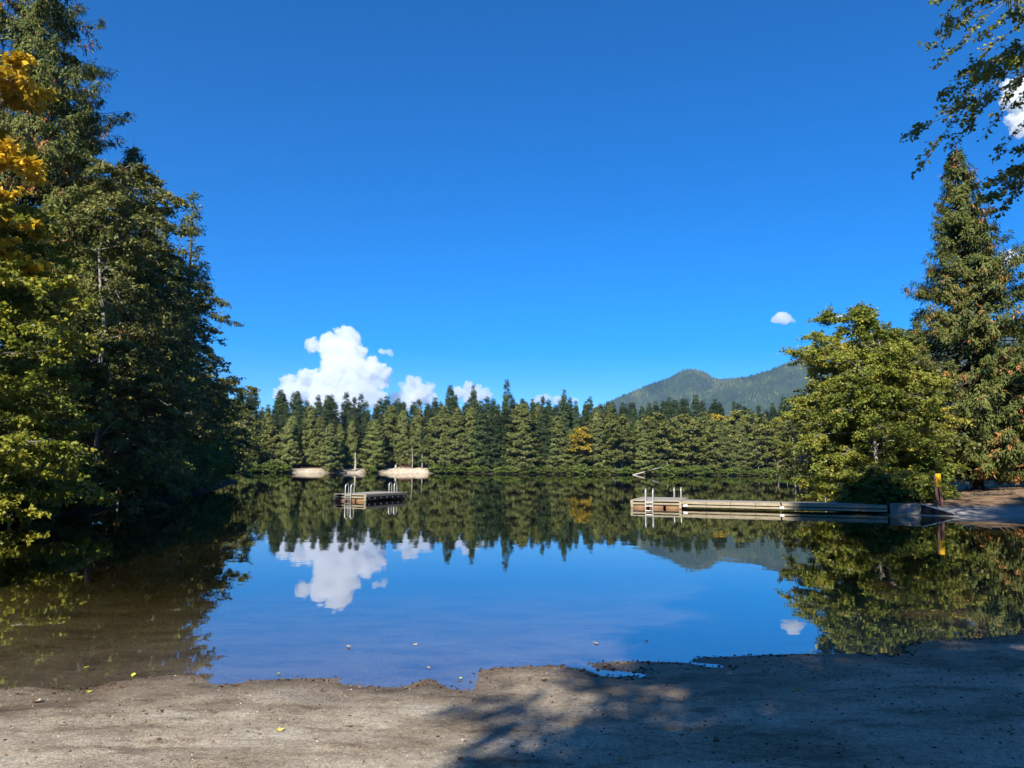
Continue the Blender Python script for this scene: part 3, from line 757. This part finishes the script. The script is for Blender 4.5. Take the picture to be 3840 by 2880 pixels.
# small things at the back of the far beach
m_table = noise_mat('red_brown_wood', (.20, .09, .06), (.32, .16, .11), 2)
def picnic(x, y, label, rz=0.0):
    t = thing('picnic_table', label, 'table', (x, y, gz(x, y)), rz)
    add_box('table_top', t, m_table, -.9, .9, -.38, .38, .72, .78)
    for s in (-1, 1):
        add_box('bench', t, m_table, -.9, .9, s * .75 - .14, s * .75 + .14, .42, .47)
        add_box('leg', t, m_table, s * .65 - .05, s * .65 + .05, -.7, .7, .30, .42)
        add_box('leg', t, m_table, s * .65 - .05, s * .65 + .05, -.06, .06, 0, .3)
        add_box('leg', t, m_table, s * .65 - .05, s * .65 + .05, -.06, .06, .42, .72)
picnic(-33.4, FY(-33) + 5.6, 'left reddish picnic table at the back of the far beach')
picnic(-31.6, FY(-31) + 5.9, 'right reddish picnic table at the back of the far beach', .3)
st = Acc().tube(np.array([(0, 0, -.1), (0, 0, .5), (.05, 0, 1.1)]), [.42, .33, .28], 6, True)
tag(obj('tree_stump', st.mesh('tree_stump'), bark_pale, None, (-35.4, FY(-35) + 5, gz(-35.4, FY(-35) + 5))), 'pale stump at the left back of the far beach', 'stump')
#PART4
# ------------------------------------------------------------------ raft, dock, landing
m_wood = noise_mat('weathered_wood', (.23, .19, .125), (.42, .37, .26), 2.2, .85, .004, (1, 9, 9))
m_deck = noise_mat('grey_deck_wood', (.22, .195, .16), (.38, .35, .30), 2.5, .85, .004, (9, 1, 9))
m_float = noise_mat('rusty_float', (.16, .09, .05), (.33, .20, .11), 1.6, .8)
m_dark = noise_mat('dark_timber', (.03, .026, .02), (.075, .06, .045), 3, .7)  # dark tone for the boxes filling the space under the decks
m_steel, n, l, b = mat('galvanised_steel', .38, .5)
b.inputs['Base Color'].default_value = (.62, .63, .62, 1); b.inputs['Metallic'].default_value = .55
m_white = noise_mat('pale_bolt_block', (.55, .53, .48), (.7, .68, .62), 4)

def ladder(parent, x, y, facing):
    """facing: outward normal (fx, fy) in the parent's frame; hooped rails with rungs"""
    f = np.array([*facing, 0.]); s = np.array([-f[1], f[0], 0.])
    a = Acc()
    for k in (-.2, .2):
        o = np.array([x, y, 0.]) + s * k
        arc = [o + f * (.06 - .17 * (1 - math.cos(u))) + np.array([0, 0, .88 + .17 * math.sin(u)]) for u in np.linspace(0, math.pi, 7)]
        a.tube(np.array([o + f * .06 + [0, 0, -.9], o + f * .06 + [0, 0, .2]] + arc + [o - f * .28 + [0, 0, .44]]), .030, 6)
    ld = obj('ladder', a.mesh('ladder'), m_steel, parent)
    for z in (-.45, -.15, .12, .33):
        p = np.array([x, y, z]) + f * .06
        obj('rung', Acc().tube(np.array([p - s * .2, p + s * .2]), .026, 6).mesh('rung'), m_steel, ld)

def platform(t, W, D, ladders):
    n_ = int(D / .145)
    pm = Acc().box(0, W, 0, .135, .415, .45).mesh('plank', False)
    for k in range(n_):
        obj('plank', pm, m_deck, t, (0, k * D / n_, 0))
    add_box('fascia_board', t, m_wood, -.03, W * .36, -.05, -.004, .215, .30)
    add_box('fascia_board', t, m_wood, W * .36 + .02, W + .03, -.05, -.004, .215, .30)
    add_box('fascia_board', t, m_wood, -.02, W + .02, -.035, -.004, .375, .412)
    add_box('fascia_board', t, m_wood, -.02, W + .02, D + .004, D + .05, .215, .41)
    add_box('side_board', t, m_wood, W + .004, W + .045, .0, D, .29, .412)
    add_box('side_board', t, m_wood, -.045, -.004, .0, D, .29, .412)
    add_box('inner_beam', t, m_dark, .05, W - .05, .22, D - .22, .10, .40)
    for cx_ in (-.02, W - .11):
        for cy_ in (-.03, D - .10):
            add_box('corner_post', t, m_wood, cx_, cx_ + .13, cy_, cy_ + .13, .02, .372)
    for k in range(3):
        fx = (.02 + .33 * k) * W
        P = np.array([(fx + .05, .10, .02), (fx + .29 * W, .10, .02)])
        obj('float_log', Acc().tube(P, .125, 6, True).mesh('float_log'), m_float, t)
        P = P + [0, D - .2, 0]
        obj('float_log', Acc().tube(P, .125, 6, True).mesh('float_log'), m_float, t)
    for k in range(7):
        yy = .35 + (D - .7) * k / 6
        add_box('joist_end', t, m_white, W - .05, W + .03, yy, yy + .06, .15, .24)
        add_box('joist_end', t, m_white, -.03, .05, yy, yy + .06, .15, .24)
    for (lx, ly, f) in ladders:
        ladder(t, lx, ly, f)
raft = thing('swim_raft', 'floating timber swim raft with two hooped steel ladders, out on the lake', 'raft', (-11.02, 46.55, 0), math.atan2(-.69 - .2, 2.22))
platform(raft, 2.3, 4.9, [(1.08, -.05, (0, -1)), (1.3, 4.95, (0, 1))])
dk_a = R(-18.5)
dock = thing('dock', 'long weathered timber dock with ladders at its end platform', 'dock', (6.62, 41.2, 0), dk_a)
platform(dock, 2.7, 4.2, [(1.0, -.05, (0, -1)), (2.1, 4.25, (0, 1))])
# walkway sections
y0, y1 = .10, 1.65
pm = Acc().box(0, .135, y0, y1, .415, .45).mesh('plank', False)
for (a0, a1) in ((2.76, 7.75), (7.80, 12.75)):
    k = int((a1 - a0) / .145)
    for i in range(k):
        obj('plank', pm, m_deck, dock, (a0 + i * (a1 - a0) / k, 0, 0))
    seg = (a1 - a0) / 4
    for i in range(4):
        add_box('fascia_board', dock, m_wood, a0 + i * seg + .01, a0 + (i + 1) * seg - .01, y0 - .05, y0 - .004, .27, .41)
        add_box('stringer', dock, m_wood, a0 + i * seg + .01, a0 + (i + 1) * seg - .01, y0 - .09, y0 + .06, .115, .215)
    add_box('fascia_board', dock, m_wood, a0, a1, y1 + .004, y1 + .05, .2, .41)
    add_box('inner_beam', dock, m_dark, a0 + .05, a1 - .05, y0 + .1, y1 - .1, .06, .40)
for x in (2.82, 7.70):
    add_box('hinge_plate', dock, m_steel, x, x + .22, y0 - .10, y0 - .092, .13, .26)
gs = Acc()
gs.add([(2.75, -.02, .28), (3.3, y0 - .06, .28), (3.3, y0 - .06, .40), (2.75, -.02, .40), (2.75, .08, .28), (3.3, .09, .28), (3.3, .09, .40), (2.75, .08, .40)],
       [(0, 1, 2, 3), (3, 2, 6, 7), (0, 4, 5, 1), (0, 3, 7, 4), (1, 5, 6, 2)])
obj('corner_gusset', gs.mesh('corner_gusset', False), m_wood, dock)

m_conc = noise_mat('shade_toned_concrete', (.11, .105, .09), (.34, .325, .29), 1.7, .9, .01, (1, 1, .5))  # mottled concrete, its tone darkened so the block reads as shaded
m_wall_shade = noise_mat('shaded_concrete', (.012, .013, .014), (.03, .03, .03), 2, .85)  # near-black colour paints tree shade onto the wing wall
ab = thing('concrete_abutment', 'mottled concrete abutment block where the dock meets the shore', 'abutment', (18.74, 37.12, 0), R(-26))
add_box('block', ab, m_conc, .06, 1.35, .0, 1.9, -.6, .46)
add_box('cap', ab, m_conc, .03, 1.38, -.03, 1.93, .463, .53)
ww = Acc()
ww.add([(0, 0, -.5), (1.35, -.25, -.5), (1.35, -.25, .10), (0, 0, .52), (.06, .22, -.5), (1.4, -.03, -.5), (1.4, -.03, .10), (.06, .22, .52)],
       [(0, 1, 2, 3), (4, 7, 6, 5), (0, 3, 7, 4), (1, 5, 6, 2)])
wg = obj('wing_wall', ww.mesh('wing_wall', False), m_wall_shade, None, (19.98, 36.42, 0), R(-8))
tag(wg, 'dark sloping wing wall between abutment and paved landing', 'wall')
cp = Acc()
cp.add([(-.02, -.03, .523), (1.39, -.28, .103), (1.39, -.28, .153), (-.02, -.03, .573), (.08, .25, .523), (1.44, 0, .103), (1.44, 0, .153), (.08, .25, .573)],
       [(0, 1, 2, 3), (4, 7, 6, 5), (0, 3, 7, 4), (1, 5, 6, 2), (3, 2, 6, 7), (0, 4, 5, 1)])
obj('lit_coping', cp.mesh('lit_coping', False), m_white, wg)  # pale colour paints the sunlit top edge of the wall

# sign
m_brown = noise_mat('brown_painted_wood', (.17, .085, .06), (.27, .15, .11), 3, .7, .002, (4, 4, .6))
m_yel, n, l, b = mat('yellow_sign_paint', .45, .4); b.inputs['Base Color'].default_value = (.82, .47, .005, 1)
m_mark, n, l, b = mat('dark_red_print', .5, .3); b.inputs['Base Color'].default_value = (.16, .02, .015, 1)
sg = thing('sign_post', 'yellow warning sign with dark marks on a leaning twin brown post', 'sign', (21.75, 37.9, gz(21.75, 37.9) - .05), R(30))
sg.rotation_euler = (0, R(-2.6), R(-16))
add_box('post', sg, m_brown, -.15, -.03, -.06, .06, 0, 1.72)
add_box('post', sg, m_brown, .03, .15, -.06, .06, 0, 1.66)
pn = add_box('sign_panel', sg, m_yel, -.08, .16, -.085, -.064, 1.04, 1.72)
mk = Acc()
rg = np.random.default_rng(4)
# small pictogram: a triangle over broken strokes
mk.add([(-.01, -.0885, 1.36), (.09, -.0885, 1.36), (.045, -.0885, 1.44), (.035, -.0885, 1.44)], [(0, 1, 2, 3)])
for (ax, az, bx, bz) in [(-.05, 1.50, -.01, 1.53), (.0, 1.47, .05, 1.50), (-.04, 1.30, 0, 1.33), (.03, 1.28, .11, 1.31), (.07, 1.47, .1, 1.49)]:
    mk.add([(ax, -.0885, az), (bx, -.0885, az), (bx, -.0885, bz), (ax, -.0885, bz)], [(0, 1, 2, 3)])
obj('sign_marking', mk.mesh('sign_marking', False), m_mark, pn)
# driftwood on the right bank
rg = np.random.default_rng(12)
for k, (x, y, ln, az, r_, lb) in enumerate([(24.0, 41.6, 3.2, .12, .11, 'long weathered driftwood log on the brown bank behind the landing'), (26.2, 42.2, 2.2, -.15, .09, 'shorter driftwood limb right of the long log on the bank')]):
    z = gz(x, y)
    P = np.array([(0, 0, .08), (ln * .3, .1, .14), (ln * .65, -.05, .10), (ln, .12, .2)])
    o = obj('driftwood', Acc().tube(P, [r_, r_ * 1.1, r_ * .8, r_ * .35], 6, True).mesh('driftwood'), bark_dark, None, (x, y, z), az)
    tag(o, lb, 'driftwood')
    for q in range(3):
        t = rg.uniform(.3, .9); p = P[1] + (P[3] - P[1]) * t
        obj('limb', Acc().tube(np.array([p, p + [.25, rg.normal(0, .2), .22], p + [.45, rg.normal(0, .3), .30]]), [.04, .03, .01], 4).mesh('limb'), bark_dark, o)
#PART5
# ------------------------------------------------------------------ beach litter
def leaf_mesh(seed, L):
    rg = np.random.default_rng(seed)
    a = Acc(); k = 7
    s = np.linspace(0, 1, k)
    w_ = L * .38 * np.sin(np.pi * (s * .96 + .03)) ** .8 * (1 + .18 * np.cos(s * 19))
    curl = L * rg.uniform(.15, .45)
    zc = curl * (s - .5) ** 2 * 2
    V = []
    for q in range(k):
        e = rg.uniform(.1, .5) * w_[q]
        V += [(s[q] * L, -w_[q], zc[q] + e), (s[q] * L, 0, zc[q]), (s[q] * L, w_[q], zc[q] + e)]
    Q = [(3 * i + j, 3 * i + 3 + j, 3 * i + 4 + j, 3 * i + 1 + j) for i in range(k - 1) for j in (0, 1)]
    a.add(V, Q)
    a.tube(np.array([(0, 0, zc[0]), (-.25 * L, .02 * L, zc[0] + .04 * L)]), [.02 * L, .012 * L], 4)
    return a.mesh('fallen_leaf')
def flat_leaf(name, c):
    m, n, l, b = mat(name, .7, .2); b.inputs['Base Color'].default_value = (*c, 1); return m
lm = {'yellow': flat_leaf('leaf_yellow', (.62, .46, .12)), 'orange': flat_leaf('leaf_orange', (.55, .27, .08)), 'tan': flat_leaf('leaf_tan', (.55, .38, .22)), 'brown': flat_leaf('leaf_brown', (.16, .085, .045)), 'green': flat_leaf('leaf_lime', (.42, .48, .05))}
rg = np.random.default_rng(31)
LEAFM = {}
for c_ in lm:
    for k in range(2):
        me = leaf_mesh(len(LEAFM) + 1, 1.0); me.materials.append(lm[c_]); LEAFM[c_, k] = me
def fallen(x, y, c_, size, label, group=None, z=None):
    k = int(rg.integers(0, 2))
    o = obj('fallen_leaf', LEAFM[c_, k], None, None, (x, y, max(gz(x, y), 0.0) + .006), rg.uniform(0, 6.28), size)
    o.rotation_euler = (rg.normal(0, .2), rg.normal(0, .2), rg.uniform(0, 6.28))
    tag(o, label, 'leaf', group)
for (x, y, c_, s_, lb) in [
    (.36, 7.75, 'yellow', .085, 'pale yellow curled leaf alone on the sand near the inlet'),
    (2.75, 7.45, 'orange', .09, 'upright orange leaf in the litter patch right of centre'),
    (2.42, 7.48, 'yellow', .05, 'small yellow leaf in the litter patch right of centre'),
    (2.95, 7.62, 'orange', .05, 'small orange leaf behind the upright orange leaf'),
    (-1.78, 6.1, 'yellow', .075, 'yellow leaf in the brown litter trail left of centre'),
    (.80, 5.35, 'orange', .07, 'orange-brown leaf in the shaded sand at bottom centre'),
    (2.75, 8.25, 'tan', .08, 'tan leaf on sand just right of the small puddle'),
    (2.35, 8.15, 'tan', .09, 'long tan leaf on sand below the small puddle'),
    (-2.65, 4.98, 'yellow', .06, 'brownish yellow leaf at the bottom edge of the beach'),
    (-4.05, 7.38, 'green', .06, 'lime leaf by the waterline inlet at far left'),
    (-4.55, 8.25, 'green', .07, 'lime leaf on the shallow bar at far left'),
    (-3.9, 8.0, 'green', .06, 'lime leaf at the water edge left of the first lobe'),
    (-.50, 7.98, 'green', .06, 'lime leaf floating in the central inlet'),
    (-2.45, 8.12, 'green', .04, 'green leaf floating just off the left lobe'),
    (-.88, 8.35, 'orange', .05, 'red-orange leaf floating off the debris spit'),
    (-1.95, 5.0, 'orange', .06, 'orange leaf near the bottom edge left of centre'),
    (-4.3, 6.95, 'tan', .09, 'tan leaf on the sand at far left'),
    (-1.95, 9.25, 'tan', .07, 'leftmost pale leaf floating in the open shallows'),
    (-1.15, 9.45, 'tan', .06, 'second pale leaf floating in the open shallows'),
    (1.05, 9.6, 'tan', .07, 'pale floating leaf off the sand islet'),
    (1.75, 9.75, 'tan', .06, 'rightmost pale leaf floating off the sand islet')]:
    fallen(x, y, c_, s_, lb)
for k in range(46):
    x = rg.uniform(-4.8, 5.5); y = rg.uniform(4.7, 8.3)
    if gz(x, y) < .02: continue
    fallen(x, y, 'brown' if rg.random() < .75 else 'tan', rg.uniform(.03, .06), 'small dry brown leaf scattered on the beach sand', 'dry leaves scattered on the sand')

# crumbs, bark bits and pebbles too many to count
def scatter(name, label, N, xs, ys, smin, smax, m, flat, zones=None, seed=1):
    rg = np.random.default_rng(seed)
    x, y = xs(rg, N), ys(rg, N)
    z, sd = ground_parts(x, y)[:2]
    keep = zones(x, y, z, sd, rg)
    x, y, z = x[keep], y[keep], np.maximum(z[keep], -.004); N = len(x)
    s = smin + (smax - smin) * rg.random(N) ** 3
    an = rg.uniform(0, 6.28, N)
    k = np.arange(4) * np.pi / 2
    el = rg.uniform(.35, 1, N)
    lx = np.cos(k)[None] * s[:, None]; ly = np.sin(k)[None] * (s * el)[:, None]
    lx = lx * rg.uniform(.7, 1.3, (N, 4)); ly = ly * rg.uniform(.7, 1.3, (N, 4))
    X = x[:, None] + lx * np.cos(an)[:, None] - ly * np.sin(an)[:, None]; Y = y[:, None] + lx * np.sin(an)[:, None] + ly * np.cos(an)[:, None]
    hh = (s * flat)[:, None] * rg.uniform(.6, 1.3, (N, 4))
    bot = np.stack([X, Y, np.repeat((z - .004)[:, None], 4, 1)], -1)
    top = np.stack([x[:, None] + (X - x[:, None]) * .6, y[:, None] + (Y - y[:, None]) * .6, z[:, None] + hh], -1)
    V = np.concatenate([bot, top], 1).reshape(-1, 3)
    q = np.array([(0, 1, 5, 4), (1, 2, 6, 5), (2, 3, 7, 6), (3, 0, 4, 7), (4, 5, 6, 7)])
    Q = ((np.arange(N) * 8)[:, None, None] + q[None]).reshape(-1, 4)
    o = obj(name, mesh_np(name, V, Q, np.repeat(rg.random(N), 5), False), m)
    o['kind'] = 'stuff'; o['label'] = label; o['category'] = 'litter'
m_bits = leaf_mat('bark_bits', [(0, (.02, .015, .01)), (.6, (.07, .045, .03)), (1, (.16, .09, .05))], 0, .9, 0, 1)
m_peb = leaf_mat('pebbles', [(0, (.16, .14, .11)), (.6, (.42, .38, .31)), (1, (.66, .61, .52))], 0, .9, 0, 1)
U = lambda a, b_: (lambda rg, N: rg.uniform(a, b_, N))
scatter('beach_litter', 'dark bits of bark and needles along the water edge', 26000, U(-7, 8), U(7.2, 10.6), .004, .028, m_bits, .5,
        lambda x, y, z, sd, rg: (sd > -.07) & (sd < .16) & (fbm(x * 1.3, y * 1.3, 41) + .25 * rg.random(len(x)) > .07), 2)
scatter('beach_litter', 'dark crumbs strewn over the dry beach sand', 15000, U(-7, 8), U(4, 9.8), .002, .019, m_bits, .4,
        lambda x, y, z, sd, rg: (sd > .1) & (fbm(x * .9, y * 1.4, 43) + .5 * rg.random(len(x)) ** 2 + .06 * (x > 1.5) > .16), 3)
scatter('pebbles', 'tiny pale pebbles and grit in the beach sand', 8000, U(-6, 7.5), U(4.4, 9.6), .002, .010, m_peb, .6,
        lambda x, y, z, sd, rg: (sd > .03), 4)

# ------------------------------------------------------------------ trees behind the viewer that shade the beach
T_['shade_fir'] = conifer(301, 33, 4.2, 15, 150, 9, 7, .42, .17, .55, .2, .15, .5, 0, .38, tubes=False)
T_['shade_low'] = conifer(302, 24, 4.2, 8, 150, 10, 8, .40, .16, .6, .25, .15, .5, 0, .32, tubes=False)
for k, (key, x, y, sc, lb) in enumerate([
    ('shade_low', -2.0, -9.6, .80, 'short fir behind the beach left of the tall maple'),
    ('shade_low', 3.3, -7.4, .85, 'short fir behind the beach beside the tall maple'),
    ('shade_low', 7.2, -7.0, .95, 'short fir behind the right part of the beach'),
    ('shade_low', 12.5, -8.0, 1.2, 'broad fir at the back of the beach on the right'),
    ('shade_fir', 17.5, -9.0, 1.0, 'tall fir at the back of the beach, far right'),
    ('shade_low', 16.5, 1.5, 1.15, 'fir beside the beach on the right, nearest the alder'),
    ('shade_low', 22.0, 6.0, 1.2, 'fir beside the mossy alder, away from the water'),
    ('shade_low', 25.5, 14.0, 1.1, 'fir behind the mossy alder on the right shore'),
    ('shade_low', 9.0, -16.0, 1.4, 'tall low-branched fir deep behind the right side of the beach')]):
    plant('fir_tree', lb, 'fir', T_[key], x, y, bark_dark, lf_fir, k * 1.3, sc)
plant('maple_tree', 'tall broad maple behind the beach whose crown shades the dock', 'maple', T_['maple'], 1.7, -10.0, bark_alder, lf_bright, 2.0, 1.68)
#PART6
# ------------------------------------------------------------------ clouds, far behind and above the haze
m_cloud, n, l, b = mat('cloud_vapour')
n.remove(b)
pv = n.new('ShaderNodeVolumePrincipled')
pv.inputs['Color'].default_value = (.965, .972, .982, 1)
pv.inputs['Density'].default_value = .013
pv.inputs['Anisotropy'].default_value = .0
l.new(pv.outputs[0], n['Material Output'].inputs['Volume'])
tx1 = bpy.data.textures.new('billow', 'CLOUDS'); tx1.noise_scale = 150; tx1.noise_depth = 4
tx2 = bpy.data.textures.new('billow_fine', 'CLOUDS'); tx2.noise_scale = 50; tx2.noise_depth = 3
tx3 = bpy.data.textures.new('billow_edge', 'CLOUDS'); tx3.noise_scale = 34; tx3.noise_depth = 4
CL_S = 1.236
def cloud(label, blobs, ox, oy, oz, s=CL_S, squash=.8, vox=11, amp=1.0, seed=1, dens=None):
    import bmesh
    rg = np.random.default_rng(seed)
    bm = bmesh.new()
    zs = [by + br for _, by, br in blobs]
    for (bx, by, br) in blobs:
        for k in range(5):
            if k == 0: px, py, pr, dp = bx, by, br, 0
            else:
                a = rg.uniform(0, 6.28); px, py, pr, dp = bx + .62 * br * math.cos(a), by + .55 * br * math.sin(a), br * rg.uniform(.4, .62), rg.uniform(-.8, .5) * br
            M = Matrix.Translation((px * s, dp * s, -py * s)) @ Matrix.Scale(pr * s, 4)
            bmesh.ops.create_icosphere(bm, subdivisions=2, radius=1, matrix=M)
    me = bpy.data.meshes.new('cloud'); bm.to_mesh(me); bm.free()
    o = obj('cloud', me, m_cloud, None, (ox, oy, oz))
    r_ = o.modifiers.new('remesh', 'REMESH'); r_.mode = 'VOXEL'; r_.voxel_size = vox
    for tx, st in ((tx1, 170 * amp), (tx2, 115 * amp)):
        d = o.modifiers.new('billow', 'DISPLACE'); d.texture = tx; d.strength = st; d.mid_level = .5; d.texture_coords = 'GLOBAL'
    r2 = o.modifiers.new('heal', 'REMESH'); r2.mode = 'VOXEL'; r2.voxel_size = vox
    d = o.modifiers.new('billow_edge', 'DISPLACE'); d.texture = tx3; d.strength = 34 * amp; d.mid_level = .5; d.texture_coords = 'GLOBAL'
    tag(o, label, 'cloud')
    return o
cloud('big towering white cumulus cloud above the far forest', [(860, 290, 90), (690, 320, 75), (920, 330, 90), (540, 400, 75), (760, 440, 150), (960, 480, 120), (1140, 570, 75), (1220, 650, 100), (800, 600, 170), (1000, 660, 170), (1240, 760, 80), (520, 730, 95), (350, 770, 80), (230, 880, 70), (440, 860, 110), (640, 820, 130), (850, 850, 150), (1050, 880, 150), (1190, 930, 100), (640, 980, 130), (900, 1000, 150), (330, 950, 90)],
      -2069 - 860 * CL_S, 9000, 1701 + 205 * CL_S, seed=1)
cloud('rounded white cloud just right of the big cumulus', [(1540, 850, 105), (1450, 890, 80), (1650, 890, 85), (1560, 950, 130), (1730, 960, 60), (1360, 960, 70)], -2069 - 860 * CL_S, 9300, 1701 + 205 * CL_S + 90, seed=2)
cloud('small white cloud behind the tall spired far fir', [(2010, 920, 60), (2110, 880, 75), (2180, 870, 65), (2260, 920, 60), (2140, 950, 90)], -2069 - 860 * CL_S, 9300, 1701 + 205 * CL_S + 90, seed=3)
cloud('low white cloud peeping over the skyline right of the tallest fir', [(2830, 950, 55), (2900, 940, 45), (2760, 980, 50), (2990, 950, 50), (3060, 985, 45), (3180, 955, 40)], -2069 - 860 * CL_S, 9300, 1701 + 205 * CL_S + 70, seed=4, vox=18, amp=.7)
cloud('tiny wisp of cloud right of the cumulus top', [(1225, 448, 26), (1265, 455, 26), (1310, 468, 30), (1335, 485, 20)], -2069 - 860 * CL_S, 9000, 1701 + 205 * CL_S, seed=5, vox=10, amp=.35)
cloud('small lone cloud in open sky left of the right-hand alder', [(0, 0, 62), (-75, 22, 34), (70, 18, 42), (125, 25, 26), (30, 20, 60)], 3330, 9000, 1858, seed=6, vox=14, amp=.55)
cloud('white cloud behind the mossy branches at upper right edge', [(0, 0, 130), (-60, 130, 110), (60, 150, 170), (30, 320, 150), (150, -60, 150), (180, 200, 200), (-20, 420, 90)], 6480, 9000, 4860, seed=7)
cloud('small white cloud at the right edge beside the cedar top', [(0, 0, 70), (-80, 20, 45), (90, -10, 80), (20, 35, 60)], 6150, 9000, 2640, seed=8, vox=16, amp=.6)
cloud('pale cloud scrap showing through the top of the right-hand alder', [(0, 0, 50), (-60, 14, 34), (60, 14, 34)], 4030, 9000, 1850, seed=9, vox=12, amp=.45)
#PART7
# ------------------------------------------------------------------ air
m_haze, n, l, b = mat('thin_haze')
n.remove(b)
hv = n.new('ShaderNodeVolumePrincipled')
hv.inputs['Color'].default_value = (.34, .62, 1.0, 1)
hv.inputs['Density'].default_value = 6.5e-5
hv.inputs['Anisotropy'].default_value = .2
l.new(hv.outputs[0], n['Material Output'].inputs['Volume'])
hz_ = obj('haze', Acc().box(-7100, 7100, -3100, 7750, -16, 900).mesh('haze', False), m_haze)
hz_['kind'] = 'stuff'; hz_['label'] = 'thin bluish air between the lake and the mountains'
